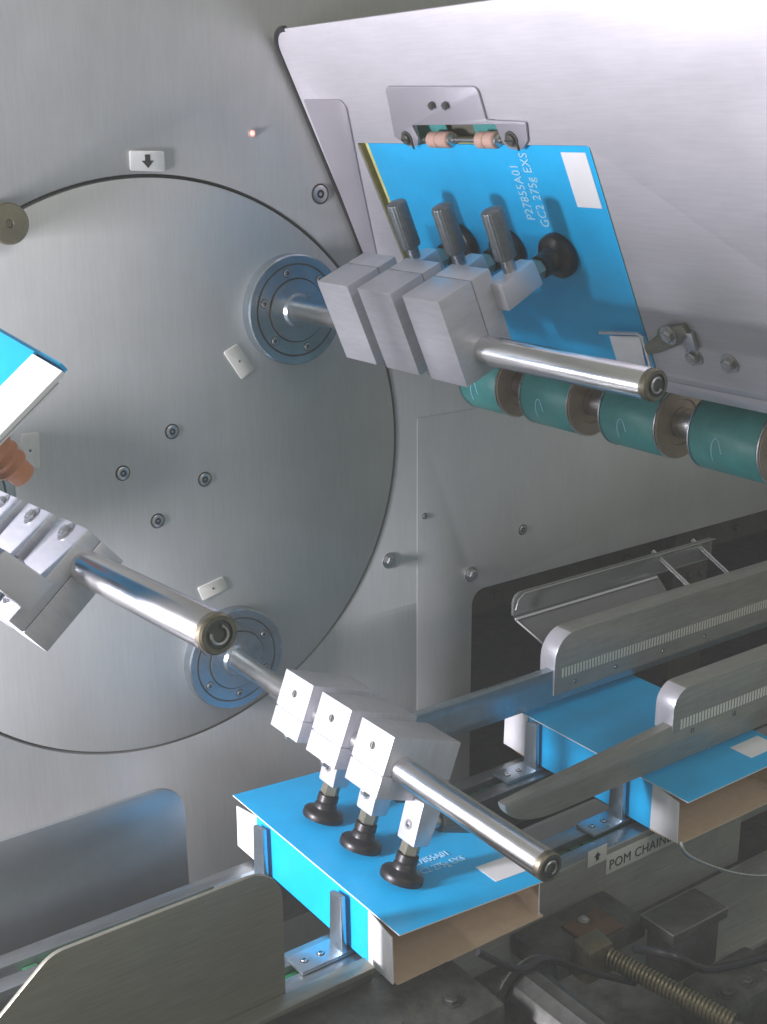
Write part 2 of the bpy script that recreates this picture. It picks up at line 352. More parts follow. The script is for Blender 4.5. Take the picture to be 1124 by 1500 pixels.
# ================================================================== SUCTION ARMS (local axes: X towards the cups, Y into the wall, Z along the grips)
def arm_tree():
    root = empty('suction_arm', (0, 0, 0), 'x', 'suction arm', 'suction arms round the rotor disc')
    L = False
    b = MB(); b.lathe([(.058, -.001), (.058, -.013), (.0565, -.0145), (.049, -.0145), (.049, -.0132), (.047, -.0132), (.047, -.0145), (.034, -.0145), (.034, -.0128), (.0325, -.0128), (.0325, -.0165), (.018, -.0165), (.016, -.020), (0, -.020)], (0, 0, 0), Y, 56, [0]*4+[1]*2+[0]*2+[1]*2+[0]*4)
    fl = b.done('flange', ['flange', 'darksteel'], root, L)
    for k in range(6):
        a = k*math.pi/3+.4
        screw(V((.041*math.cos(a), -.0145, .041*math.sin(a))), -Y, .0038, 'screw', fl, L, .0018)
    yt = .632-YW
    MB().lathe([(.0108, -.016), (.0108, -.10), (.0126, -.102), (.0126, yt+.002), (.0113, yt), (0, yt)], (0, 0, 0), Y, 40).done('shaft', 'shaft', root, L)
    e = MB().lathe([(.0126, yt+.0005), (.0126, yt-.0045), (.0115, yt-.006), (.0088, yt-.006), (.0085, yt-.0045), (0, yt-.0045)], (0, 0, 0), Y, 32, [0, 0, 0, 1, 1]).done('end_cap', ['bronze', 'darksteel'], root, L)
    b = MB(); b.tube([(.0055*math.cos(t), yt-.0060, .0055*math.sin(t)) for t in [.5+i*.28 for i in range(18)]], .0012, 6); b.done('circlip', 'steel', e, L)
    for yc in (.983, .916, .848):
        y0, y1 = yc-.0255-YW, yc+.0255-YW
        b = MB(); b.box((-.030, y0, -.021), (.0075, y1, .062), .0012); b.box((.0085, y0+.0003, -.021), (.030, y1-.0003, .062), .0012); b.box((.006, y0+.002, -.0195), (.010, y1-.002, .060))
        blk = b.done('clamp_block', 'alu', root, L)
        b = MB(); b.mi = 1; p = V((-.012, (y0+y1)/2, -.021))
        b.lathe([(.0038, 0), (.0038, .0004), (0, .0004)], p, -Z, 14)
        b.mi = 0; b.box((p.x-.0032, p.y-.0009, p.z-.0012), (p.x+.0032, p.y+.0009, p.z-.0002))
        b.done('set_screw', ['steel', 'darksteel'], blk, L)
        for hh in (-.012, .046):
            hexbolt(V((.030, (y0+y1)/2, hh)), X, .0052, 'bolt', blk, L, .006)
    for yc in (.8215, .889, .9565):
        q = yc-YW
        b = MB(); b.hexa([(.026, q-.013, .024), (.070, q-.0135, .028), (.070, q+.0135, .028), (.026, q+.013, .024), (.026, q-.013, .050), (.070, q-.0095, .051), (.070, q+.0095, .051), (.026, q+.013, .050)], .003)
        hd = b.done('cup_holder', 'guideface', root, L)
        MB().lathe([(.0048, 0), (.0048, .0012), (.0026, .0012), (.0022, .0002), (0, .0002)], (.052, q, .0266), -Z, 16, [0, 0, 1, 1]).done('set_screw', ['steel', 'darksteel'], hd, L)
        b = MB(); b.cyl((.049, q, .047), (.049, q, .064), .0062, 20, .0006); b.done('grip_neck', 'steel', hd, L)
        b = MB(); b.lathe([(0, .062), (.0085, .062), (.0098, .0635), (.0098, .104), (.0092, .1062), (.007, .1075), (0, .108)], (.049, q, 0), Z, 48, None, .035); b.done('grip', 'grip', hd, L)
        b = MB(); b.lathe([(.0095, .068), (.0095, .0795), (.0085, .0805)], (0, q, .037), X, 6, ph=.3); b.cyl((.0790, q, .037), (.092, q, .037), .0072, 20); b.done('post', 'post', hd, L)
        b = MB(); b.lathe([(.0078, .081), (.0106, .0815), (.0110, .0880), (.0098, .0895), (.0112, .0915), (.0120, .0955), (.0150, .0975), (.0192, .0985), (.0206, .1000), (.0212, .1040), (.0208, .1066), (.0165, .1066), (.010, .103), (0, .102)], (0, q, .037), X, 40); b.done('suction_cup', 'rubber', hd, L)
    return root
arm = arm_tree()
def place(o, hub, ang, tilt=0):
    R = Matrix.Rotation(tilt, 4, 'X') @ Matrix.Rotation(-ang, 4, 'Y')
    o.rotation_euler = R.to_euler(); o.location = hub
armB, armC = copy_tree(arm), copy_tree(arm)
place(arm, HA, BA); arm['label'] = 'lowest suction arm, its three black cups pressed onto the lid of the cyan carton'
place(armB, HB, BB); armB['label'] = 'upper suction arm with three upright dark grips, reaching into the carton magazine'
place(armC, HC, BC, -.0765); armC['label'] = 'left suction arm with bolted clamp blocks, holding the carton at the picture edge'
for ch in armC.children:
    if ch.name.startswith('clamp_block'): ch.scale.x = .62
    if ch.name.startswith('cup_holder'): ch.location.x = -.0095
armC.location = HC + V((0, -.022, .0017))     # this arm sits a little nearer the viewer
b = MB(); b.lathe([(.007, -.014), (.0095, -.012), (.0100, -.002), (.0128, .0), (.0132, .002), (.0108, .005), (.0140, .009), (.0144, .011), (.0118, .014), (.0165, .020), (.0182, .026), (.0170, .028), (.012, .025), (0, .024)], (.074, .868-YW, -.024), V((1, -.15, .05)), 28)
o = b.done('suction_cup', 'orange', armC, False); o['label'] = 'orange rubber suction cup'

# ================================================================== CARTONS
def carton(x0, y0, zb, lidz0, lidz1, label, open_front=True):
    Wd, Ln, H, fl = .182, .200, .058, .040
    r = empty('carton', (x0, y0+Ln/2, zb), label, 'carton', 'cyan cartons carried by the conveyor')
    t = .0012; x1 = x0+Wd; y1 = y0+Ln; zt = zb+H
    def pan(name, pts, mats, inner=True):           # thin board panel from 4 outer points; normal = outside
        p = [V(q) for q in pts]; n = (p[1]-p[0]).cross(p[3]-p[0]).normalized()
        bm_ = MB(); vo = [bm_.bm.verts.new(q) for q in p]; vi = [bm_.bm.verts.new(q-n*t) for q in p]
        bm_.face(vo, 0); bm_.face(vi[::-1], 1)
        for i in range(4): bm_.face([vo[i], vi[i], vi[(i+1) % 4], vo[(i+1) % 4]], 2)
        me_ = bpy.data.meshes.new(name); bm_.bm.to_mesh(me_); bm_.bm.free()
        return finish(me_, name, mats, r)
    bl = ['blue', 'tan', 'white']; wh = ['white', 'tan', 'white']
    pan('bottom_panel', [(x0, y0, zb), (x0, y1, zb), (x1, y1, zb), (x1, y0, zb)], bl)
    pan('side_panel', [(x0, y1, zb), (x0, y0, zb), (x0, y0, zt), (x0, y1, zt)], bl)
    pan('side_panel', [(x1, y0, zb), (x1, y1, zb), (x1, y1, zt), (x1, y0, zt)], bl)
    # flaps
    for s, ye in ((-1, y0), (1, y1)):
        d = fl*s
        for xe, sg_ in ((x0, -1), (x1, 1)):
            spl = -.002 if sg_ < 0 else -.008
            q = [(xe, ye, zb+.002), (xe+spl, ye+d, zb+.004), (xe+spl, ye+d*.97, zt-.006), (xe, ye, zt-.001)]
            if s*sg_ < 0: q = q[::-1]
            pan('dust_flap', q if s > 0 or True else q, wh)
        q = [(x0, ye, zb), (x1, ye, zb), (x1-.003, ye+d, zb-.0005), (x0+.004, ye+d*.98, zb-.0005)]
        q = q if s < 0 else q[::-1]
        pan('bottom_flap', q, ['blue', 'tan', 'tan'])
    # lid with its tuck flaps, hinged on the left edge
    ya, yb = y0-.052, y1+.044
    A, B_ = (x0-.003, ya, lidz0), (x1, ya, lidz1)
    lid = pan('lid', [A, B_, (x1, yb, lidz1), (x0-.003, yb, lidz0)], bl)
    ux = (V(B_)-V(A)).normalized(); n = ux.cross(Y)
    def lp(dx, dy, e=.0004): return V(A)+ux*dx+Y*dy+n*e
    Lw = (V(B_)-V(A)).length
    me_ = flat([(0, 0), (.048, 0), (.048, .030), (0, .030)], [], lp(Lw-.056, .022, .0004), ux, Y, .0003)
    finish(me_, 'glue_patch', 'white', lid)
    for i, s_ in enumerate(('P27855A01', 'GC2 275g EXS')):
        me_ = text(s_, .0128, lp(Lw-.115 if i else Lw-.108, .083-i*.0155, .0003), ux, Y)
        finish(me_, 'printed_text', 'ink', lid)
    return r
carton(.555, .805, -.7365, -.6735, -.6870, 'cyan carton under the lowest suction cups, its tan inside open towards the viewer')
carton(.934, .812, -.7365, -.6775, -.6765, 'cyan carton on the conveyor under the two guide bars')

# carton held by the left arm (hangs on it, own thing)
cc = empty('carton', HC, 'overexposed cyan carton with a broad white end strip, cut off by the left picture edge', 'carton', 'cyan cartons carried by the conveyor')
place(cc, HC+V((-.016, 0, .055)), BC, .08)
def lbox(name, lo, hi, m, par, bev=.0004): return MB().box(lo, hi, bev).done(name, m, par, False)
c0, h0 = .126, -.092
lbox('panel', (c0, .800-YW, h0), (c0+.003, 1.06-YW, .14), 'blue', cc)
lbox('end_strip', (c0, .750-YW, h0+.002), (c0+.0031, .7998-YW, .14), 'white', cc)
lbox('back_panel', (c0-.006, .765-YW, h0-.003), (c0-.0045, 1.06-YW, .14), 'blue', cc)
lbox('edge_panel', (c0-.0045, .765-YW, h0-.003), (c0, 1.06-YW, h0-.0005), 'blue', cc)
lbox('dust_flap', (c0-.0040, .754-YW, h0+.008), (c0-.0028, .80-YW, .10), 'white', cc)

# ================================================================== MAGAZINE (local axes like the upper arm: X away from the cups, Y into the wall, Z up the slope)
mag = empty('magazine_front', HM, 'large pale sloping steel front plate of the carton magazine', 'machine plate')
place(mag, HM, BM)
oF = V((.1035, 0, 0))
# plate coords (u = -y, v = h): U x V = (-Y) x Z = -X  -> faces the arm
def uv(px, py, c=.1035): y, h = PL(px, py, c); return (-y, h)
ot = V((.1035, 0, 0))
out = fillet([(.004, -.075), (.70, -.075), (.70, .270), (.004, .264)], [.004, .02, .02, .022])
HTv = .1455; HLu = uv(522, 208, .1035)[0]; HRu = .4005
nl, nr = uv(606, 183, .101), uv(722, 183, .101)
hole = fillet([(HLu, -.067), (HRu, -.067), (HRu, HTv), (nr[0]+.006, HTv), (nr[0]+.002, nr[1]+.004), (nl[0]-.002, nl[1]+.004), (nl[0]-.006, HTv), (HLu, HTv)], [.004]*3+[.001]*4+[.004])
me = flat(out, [hole], ot, -Y, Z, .003, .0006)
finish(me, 'face_plate', 'plate', mag, False)
b = MB(); b.tube([V((.1042, -u_k-.0005, v_k)) for u_k, v_k in [(.03, .264)] + [(o2.x, o2.y) for o2 in out[-8:]] + [(.0035, -.07)]], .0032, 8); b.done('edge_shadow_strip', 'rubber', mag, False)  # black strip that draws the shadow gap between plate and wall
b = MB(); b.box((.1035, -.70, -.088), (.1062, -.004, -.0752), .0008); b.box((.1065, -.70, -.088), (.150, -.004, -.0855), .0006); b.done('bottom_lip', 'plate', mag, False)
for ya_ in (-HLu+.003, -HRu-.004): MB().box((.1067, ya_, -.066), (.40, ya_+.002, .141)).done('side_guide', 'yellow', mag, False)
b = MB(); b.box((.1067, -HRu, -.0725), (.40, -HLu, -.070)); b.done('floor_plate', 'sheet', mag, False)
# overlapping front tab beside the carton
me = flat(fillet([uv(447, 145), uv(447+60, 145), uv(530, 262), uv(556, 385), uv(540, 385)][::-1], [.001, .001, .001, .009, .001]), [], V((.1015, 0, 0)), -Y, Z, .0018, .0003)
finish(me, 'guide_tab', 'tab', mag, False)
for px, py in ((1018, 522), (1070, 532)):
    y, h = PL(px, py, .1035); hexbolt(V((.1035, y, h)), -X, .0062, 'bolt', mag, False, .006)
# roller bracket
br = empty('roller_bracket', HM, 'lavender steel bracket with two small pink rollers above the blue blank', 'bracket'); place(br, HM, BM)
pts = [(564, 127), (698, 127), (712, 176), (770, 179), (773, 207), (765, 219), (749, 219), (738, 211), (725, 182), (603, 183.5), (613, 203), (611, 214), (602, 215), (590, 208), (578, 200)]
me = flat(fillet([uv(*p, .101) for p in pts][::-1], [.002]*13+[.006]*2, 5), [], V((.101, 0, 0)), -Y, Z, .0022, .0004)
finish(me, 'plate', 'tab', br, False)
for px, py in ((635, 153), (655, 153)):
    y, h = PL(px, py, .101); hexbolt(V((.101, y, h)), -X, .0036, 'bolt', br, False, .0045, False, 'darksteel')
for px, py in ((597, 202), (750, 203)):
    y, h = PL(px, py, .101); b = MB(); p = V((.101, y, h))
    b.lathe([(.0072, 0), (.0072, .001), (.005, .001), (.005, .0035), (.0042, .0042), (0, .0042)], p, -X, 24)
    b.mi = 1; b.box((p.x-.0046, p.y-.0046, p.z-.0007), (p.x-.0038, p.y+.0046, p.z+.0007))
    b.box((p.x-.0012, p.y-.006, p.z-.0105), (p.x-.0002, p.y-.004, p.z-.003)); b.done('slotted_screw', ['darksteel', 'void'], br, False)
ya, ha = PL(640, 205, .106); yb_, _ = PL(737, 205, .106); yr, _h = PL(620, 205, .106)
MB().cyl((.107, yr, ha), (.107, yb_-.003, ha), .0022, 12).done('axle', 'steel', br, False)
for a, b__ in ((628, 657), (698, 725)):
    y0, _ = PL(a, 205, .104); y1, _ = PL(b__, 205, .104); L_ = y0-y1
    b = MB(); b.lathe([(0, 0), (.006, 0), (.0073, .001), (.0073, L_*.42), (.0064, L_*.45), (.0064, L_*.5), (.0073, L_*.53), (.0073, L_-.001), (.006, L_), (0, L_)], (.107, y0, ha), -Y, 28)
    wv = b.done('roller', 'pink', br, False)
    MB().lathe([(0, L_), (.0058, L_), (.0058, L_+.003), (.003, L_+.0035), (.0028, L_+.006), (0, L_+.006)], (.107, y0, ha), -Y, 20).done('bearing', 'steel', wv, False)
# green belts glimpsed above the rollers
for a, b__ in ((606, 650), (690, 728)):
    y0, h0_ = PL(a, 176, .118); y1, _ = PL(b__, 176, .118)
    o = lbox('transport_belt', (.118, y1, h0_-.022), (.1195, y0, h0_+.02), 'belt', None)
    place(o, HM, BM); tag(o, 'dark green belt strip behind the %s pink roller' % ('left' if a < 650 else 'right'), 'belt', 'green belts behind the pink rollers')
o = lbox('back_plate', (.124, -.30, .10), (.126, -.10, .19), 'sheet', mag)
# stacked blanks
for k in range(9):
    r = empty('flat_carton', HM, 'cyan flat carton at the front of the magazine, facing the cups' if k == 0 else 'flat carton stacked behind the front one in the magazine', 'flat carton', None if k == 0 else 'flat cartons stacked in the magazine')
    place(r, HM, BM)
    c0 = .1070+k*.0034; dj = 0 if k == 0 else random.uniform(-.0015, .0015)
    ylo, yhi = (-.3956, -.0897) if k == 0 else (-.3995+abs(dj), -HLu-.003+dj*.5)
    b = MB(); b.box((c0, ylo, -.0695), (c0+.0007, yhi, .1440-random.uniform(0, .001)))
    sheet = b.done('front_panel', 'blue' if k == 0 else 'yellow', r, False)
    b = MB(); b.box((c0+.0009, ylo+.0004, -.0695), (c0+.0028, yhi-.0004, .1430)); b.done('back_panel', 'yellow' if k else 'tan', r, False)
    if k == 0:
        U1 = Z; V1 = Y     # reading upwards, letters' tops towards the wall: Z x Y = -X
        y0, hh = PL(792, 329, .107)
        finish(text('P27855A01', .0150, V((c0-.0001, y0+.004, hh+.004)), Z, Y), 'printed_text', 'ink', r, False)
        y0, hh = PL(812, 338, .107)
        finish(text('GC2 275g EXS', .0150, V((c0-.0001, y0+.003, hh+.003)), Z, Y), 'printed_text', 'ink', r, False)
        PU0, PU1 = (uv(822, 224, .107)[0]+uv(848, 305, .107)[0])/2, (uv(858, 222, .107)[0]+uv(882, 303, .107)[0])/2; PV0, PV1 = uv(865, 304, .107)[1], uv(840, 223, .107)[1]
        finish(flat([(PU0, PV0), (PU1, PV0), (PU1, PV1), (PU0, PV1)], [], V((c0-.0004, 0, 0)), -Y, Z, .0003), 'glue_patch', 'white', r, False)
# corner clip and stop lever
cl = empty('corner_clip', HM, 'small bent white sheet clip holding the lower right corner of the blue blank', 'clip'); place(cl, HM, BM)
q = [uv(893, 492, .103), uv(938, 493, .103), uv(946, 535, .103), uv(905, 532, .103)]
finish(flat(q[::-1], [], V((.1028, 0, 0)), -Y, Z, .001, .0002), 'plate', 'white', cl, False)
pth = [uv(879, 487, .100), uv(934, 489, .100), uv(941, 494, .100), uv(957, 552, .100)]
b = MB(); b.tube([V((.1002, -p[0], p[1])) for p in pth], .0016, 8); b.done('folded_edge', 'guideface', cl, False)
st = empty('stop_lever', HM, 'dark olive stop lever bolted to the plate beside the corner clip', 'lever'); place(st, HM, BM)
q = [uv(944, 506, .099), uv(962, 492, .099), uv(964, 482, .099), uv(1000, 476, .099), uv(1009, 494, .099), uv(1000, 503, .099), uv(966, 517, .099), uv(948, 520, .099)]
finish(flat(fillet(q[::-1], .003, 4), [], V((.0985, 0, 0)), -Y, Z, .005, .0006), 'lever_arm', 'sheet', st, False)
y, h = PL(981, 490, .099); hexbolt(V((.0985, y, h)), -X, .0062, 'bolt', st, False, .005)
y, h = PL(1012, 495, .1035); MB().box((.0985, y-.007, h-.009), (.1033, y+.006, h+.008), .001).done('stop_block', 'steel', st, False)

# ================================================================== GREEN BELT ROLLER
RX, RZ, RR = .880, -.264, .0345
def yat(px, py, z):               # y where the drum's lower silhouette crosses a pixel column
    lo, hi = .3, 1.3
    for _ in range(40):
        mi = (lo+hi)/2; best = None
        for k in range(40):
            t = math.radians(180+k*3); p = V((RX+RR*math.cos(t), mi, RZ+RR*math.sin(t))); d = p.dot(FW)
            v = -p.dot(UP)/d
            if best is None or v > best[0]: best = (v, 562+F*p.dot(RT)/d)
        if best[1] > px: lo = mi
        else: hi = mi
    return (lo+hi)/2
rl = empty('belt_roller', (RX, .8, RZ), 'horizontal roller with four green belts and clear brown flanges under the magazine', 'roller')
MB().cyl((RX, .45, RZ), (RX, 1.13, RZ), .014, 28).done('shaft', 'shaft', rl)
segs = [(704, 754), (792, 858), (908, 985), (1038, 1135)]
for a, c in segs:
    y1, y0 = yat(a, 0, RZ-RR), yat(c, 0, RZ-RR)
    b = MB(); n = 40; prof = [(0, RR-.004), (0, RR), (.0006, RR+.0004), (y1-y0-.0006, RR+.0004), (y1-y0, RR), (y1-y0, RR-.004)]
    rings = []
    for dy, r in prof:            # belt wraps the front of the drum and runs up behind the plate
        ring = []
        for i in range(n+1):
            t = math.radians(75)+math.radians(285-75+30)*i/n
            ring.append(b.bm.verts.new((RX+r*math.cos(t), y0+dy, RZ+r*math.sin(t))))
        rings.append(ring)
    for A, B_ in zip(rings, rings[1:]):
        for i in range(n): b.face([A[i], A[i+1], B_[i+1], B_[i]])
    bo = b.done('belt', 'belt', rl)
    # white index arcs printed on the belt
    b = MB(); ym = (y0+y1)/2
    arcp = []
    for i in range(25):
        s = .12+(math.pi-.5)*i/24; th = math.radians(232+(a*7 % 5)-2)-math.radians(50+(a*3 % 7))*max(0, math.sin(s))**.5
        arcp.append((RX+(RR+.0005)*math.cos(th), ym+.006+.0058*math.cos(s), RZ+(RR+.0005)*math.sin(th)))
    b.tube(arcp, .0005, 5); b.done('index_mark', 'ink', bo)
    MB().lathe([(.014, 0), (.014, .005), (RR-.0005, .005), (RR-.0005, .0005), (RR-.004, 0), (.022, 0), (.021, .0015), (.014, .0015)][::-1], (RX, y0-.0045, RZ), Y, 48).done('end_disc', 'ring', rl)
    for ye in (y0-.003, y1):
        MB().lathe([(RR-.003, 0), (RR+.0012, .0003), (RR+.0012, .0017), (RR-.003, .002)], (RX, ye, RZ), Y, 48).done('rim', 'steel', rl)
for (a, c), (d, e_) in zip(segs, segs[1:]):
    y1 = yat(d, 0, RZ-RR)
    MB().lathe([(.014, 0), (.020, .0005), (.0215, .002), (.0215, .008), (.020, .0095), (.014, .010)], (RX, y1+.0015, RZ), Y, 36).done('collar', 'shaft', rl)

# ================================================================== CONVEYOR
ZR = -.742
for nm, yc, lab in (('far', 1.000, 'rear chain rail, two worn steel strips with a green chain between, beside the wall'), ('near', .846, 'front chain rail, two worn steel strips with a green chain between, under the cartons')):
    r = empty('chain_rail', (.6, yc, ZR-.06), lab, 'rail', 'chain rails of the conveyor')
    for dy in (-.0165, .0165):
        MB().box((-.6, yc+dy-.0095, ZR-.05), (2.4, yc+dy+.0095, ZR), .001).done('rail_strip', 'rail', r)
    MB().box((-.6, yc-.0065, ZR-.05), (2.4, yc+.0065, ZR-.016)).done('chain_bed', 'darksteel', r)
    b = MB(); x = .30
    while x < 1.6:
        b.box((x, yc-.0055, ZR-.0158), (x+.0145, yc+.0055, ZR-.007), .0015); x += .019
    o = b.done('chain_link', 'green', r); o['kind'] = 'stuff'
MB_ = None
for x0, yc, lab in ((.545, .988, 'upright steel pusher finger behind the carton under the suction cups, at its far end'), (.545, .846, 'upright steel pusher finger behind the carton under the suction cups, at its near end'),
                    (.924, .997, 'upright steel pusher finger behind the carton under the guide bars, at its far end'), (.924, .856, 'upright steel pusher finger behind the carton under the guide bars, at its near end')):
    r = empty('pusher_finger', (x0, yc, ZR), lab, 'pusher', 'pusher fingers on the chain conveyor')
    b = MB(); b.hexa([(x0, yc-.012, ZR+.003), (x0+.006, yc-.012, ZR+.003), (x0+.006, yc+.010, ZR+.003), (x0, yc+.010, ZR+.003), (x0, yc-.011, ZR+.064), (x0+.006, yc-.011, ZR+.064), (x0+.006, yc+.008, ZR+.061), (x0, yc+.008, ZR+.061)], .0022)
    b.done('finger', 'lug', r)
    b = MB(); b.box((x0-.045, yc-.014, ZR+.0005), (x0+.012, yc+.014, ZR+.0045), .001); bs = b.done('base', 'lug', r)
    for dx in (-.034, -.016): screw(V((x0+dx, yc, ZR+.0045)), Z, .0032, 'screw', bs, True, .0016)

def poly_plate(pts, rad, y, t, name, m, par, bev=.0006, holes=()):
    return finish(flat(fillet(pts, rad), holes, V((0, y, 0)), X, Z, t, bev), name, m, par)
# guide bars over the cartons
for y, xs, xt, xp, lab in ((.820, .731, .799, .968, 'near guide bar with pointed ski tip, rounded pale nose and ruler tape'), (1.005, .775, .80, .967, 'far guide bar with rounded pale nose and ruler tape, by the wall opening')):
    r = empty('guide_bar', (xp, y, -.67), lab, 'guide bar', 'guide bars above the cartons')
    near = y < .9
    if near:
        arc = [(xt-.068*math.sin(t), -.672+.031*(1-math.cos(t))) for t in [i*math.pi/2/10 for i in range(11)]]
        pts = [(2.3, -.672)] + [(2.3, -.6245), (xp+.01, -.6245), (xs+.03, -.6385)] + arc[::-1]
        finish(flat(pts, [], V((0, y, 0)), X, Z, .012, .0006), 'ski', 'guide', r)
    else:
        poly_plate([(xs-.12, -.668), (2.3, -.672), (2.3, -.626), (xs-.12, -.627)], [.012, 0, 0, .012], y, .012, 'ski', 'lug', r)
    nose = fillet([(xp, -.634), (2.3, -.634), (2.3, -.584), (xp+.0, -.584)], [.001, 0, 0, .032], 12)
    if not near: nose = fillet([(xp, -.660), (2.3, -.660), (2.3, -.582), (xp, -.582)], [.001, 0, 0, .034], 12)
    me = flat(nose, [], V((0, y-.0022 if not near else y-.0015, 0)), X, Z, .026, .0008)
    o = finish(me, 'side_plate', ['guide', 'guideface'], r)
    for p in o.data.polygons:       # machined nose: the edge faces of the plate
        if p.normal.x < -.2 and abs(p.normal.y) < .5: p.material_index = 1
    yf = y-.0022 if not near else y-.0015
    o = finish(flat([(xp+.012, -.6385+(.0060 if near else 0)), (2.28, -.6385+(.0060 if near else 0)), (2.28, -.6265+(.0060 if near else 0)), (xp+.012, -.6265+(.0060 if near else 0))], [], V((0, yf-.0005, 0)), X, Z, .0004), 'ruler_tape', 'ruler', r)
    for dx in (.035, .105, .19, .27):
        screw(V((xp+dx, y-.0002 if near else yf, -.641)) if near else V((xp+dx, yf, -.649)), -Y, .0024, 'screw', r, True, .001)
# post and struts behind the far guide
# smoked clear cover behind
cv = empty('clear_cover', (1.15, 1.06, -.6), 'clear plastic cover with bright edges in front of the dark wall opening', 'cover')
poly_plate([(.972, -.585), (1.34, -.585), (1.34, -.5545), (.972, -.5545)], [.003, .003, .002, .014], 1.085, .004, 'upright_sheet', 'clear', cv, .0004)
b = MB(); b.hexa([(.972, 1.081, -.589), (1.23, 1.081, -.589), (1.23, 1.085, -.5855), (.972, 1.085, -.5855), (1.002, 1.040, -.6275), (1.23, 1.040, -.6275), (1.23, 1.044, -.624), (1.002, 1.044, -.624)]); b.done('sloping_sheet', 'clear', cv)
b = MB(); b.tube([(.972, 1.0805, -.5865), (1.225, 1.0805, -.5865)], .0016, 8); b.done('fold_edge', 'guideface', cv)
b = MB(); b.tube([(.974, 1.0805, -.589), (1.0045, 1.041, -.629)], .0012, 8); b.done('cut_edge', 'guideface', cv)
b = MB(); b.tube([(.972, 1.0805, -.574), (.976, 1.0805, -.562), (.986, 1.0805, -.5550), (1.34, 1.0805, -.5550)], .0009, 8); b.done('cut_edge', 'guide', cv)
for x, ln in ((1.235, .07), (1.315, .075)):
    o = MB().tube([(x, 1.10, -.557), (x+.01, 1.03, -.598)], .0032, 10).done('support_rod', 'shaft'); tag(o, 'thin bright rod behind the clear cover, %s the other' % ('left of' if x < 1.3 else 'right of'), 'rod', 'rods behind the clear cover')
for x0, x1, y, z0, z1, lab in ((.98, 1.9, 1.34, -.70, -.655, 'lower dark steel beam deep inside the wall opening'), (1.10, 2.2, 1.42, -.585, -.545, 'upper brownish steel beam deep inside the wall opening'), (1.42, 1.50, 1.22, -.9, -.45, 'dark upright post inside the wall opening at the right')):
    r = empty('frame_beam', (x0, y, z0), lab, 'beam', 'beams inside the wall opening')
    MB().box((x0, y, z0), (x1, y+.05, z1), .003).done('beam', 'inner', r)
    for k in range(3): hexbolt(V((x0+(x1-x0)*(.2+.3*k), y, (z0+z1)/2)), -Y, .007, 'bolt', r, True, .006, True, 'darksteel')
# side sheets of the infeed
sh = empty('side_sheet', (.35, .80, -.70), 'olive grey side sheet with rounded corners in the lower left corner', 'sheet panel', 'side sheets of the infeed')
poly_plate([(.02, -.80), (.4636, -.80), (.4636, -.5945), (.262, -.5945), (.19, -.655)], [.0, .0, .032, .03, .02], .800, .004, 'sheet', 'sheet', sh, .0005)
sh = empty('side_sheet', (.35, 1.05, -.70), 'dark steel side sheet behind the rear chain rail, against the wall', 'sheet panel', 'side sheets of the infeed')
poly_plate([(.0, -.79), (.4965, -.79), (.4965, -.6395), (.0, -.6395)], [.0, .0, .032, .03], 1.050, .004, 'sheet', 'bluesheet', sh, .0005)
# front cover and label plate
fc = empty('front_cover', (.2, .785, -.8), 'dark greasy front cover with a beige top lip below the chain rail', 'cover')
MB().box((-.6, .787, -.95), (.546, .799, -.728)).done('cover_plate', 'greasy', fc)
MB().box((-.6, .782, -.7275), (.5465, .800, -.7215), .0015).done('top_lip', 'sheet', fc)
lp_ = empty('label_plate', (.85, .835, -.8), 'grey steel plate below the front rail carrying two engraved labels', 'machine plate')
poly_plate([(.60, -.842), (1.10, -.842), (1.10, -.7425), (.60, -.7425)], .002, .818, .006, 'plate', 'guide', lp_)
yl = .8178
tw = empty('text_sign', (.9, yl, -.78), 'beige engraved label reading POM CHAINE on the plate under the carton', 'sign')
q = [on(*c, 1, yl) for c in ((888, 1253), (985, 1206), (987, 1232), (890, 1280))]
za, zb_ = q[0].z, q[3].z; xa = q[0].x; xb = xa+.108
finish(flat([(xa, zb_), (xb, zb_), (xb, za), (xa, za)], [], V((0, yl-.0012, 0)), X, Z, .0011, .0002), 'plate', 'tag', tw)
finish(text('POM CHAINE', .0165, V((xa+.004, yl-.0013, zb_+.0052)), X, Z, sx=.95), 'lettering', 'black', tw)
ar = empty('arrow_sign', (xa-.015, yl, -.76), 'small beige label with a black up arrow left of the POM CHAINE label', 'sign')
q = [on(*c, 1, yl) for c in ((861, 1248), (889, 1233), (891, 1255), (863, 1270))]
x0_, x1_ = q[0].x, q[1].x; z0_, z1_ = q[3].z, q[0].z
finish(flat([(x0_, z0_), (x1_, z0_), (x1_, z1_), (x0_, z1_)], [], V((0, yl-.0012, 0)), X, Z, .0011, .0002), 'plate', 'tag', ar)
arrow(V(((x0_+x1_)/2, yl-.0015, (z0_+z1_)/2)), .010, -1, yl, ar)

# ================================================================== GREASY MECHANISM BELOW
def at(px, py, y): return on(px, py, 1, y)
# wide roller under the front
p = at(790, 1470, .70)
o = empty('drive_roller', p, 'fluted dark steel drive roller at the bottom of the picture', 'roller')
b = MB(); ax = -Y; b.lathe([(0, 0), (.036, 0), (.038, .002), (.038, .004)], p+Y*.02, ax, 40); b.done('end_disc', 'greasy', o)
b = MB(); b.lathe([(.026, 0), (.026, .30), (0, .30)], p+Y*.016, ax, 24, None, .06); b.done('body', 'darksteel', o)
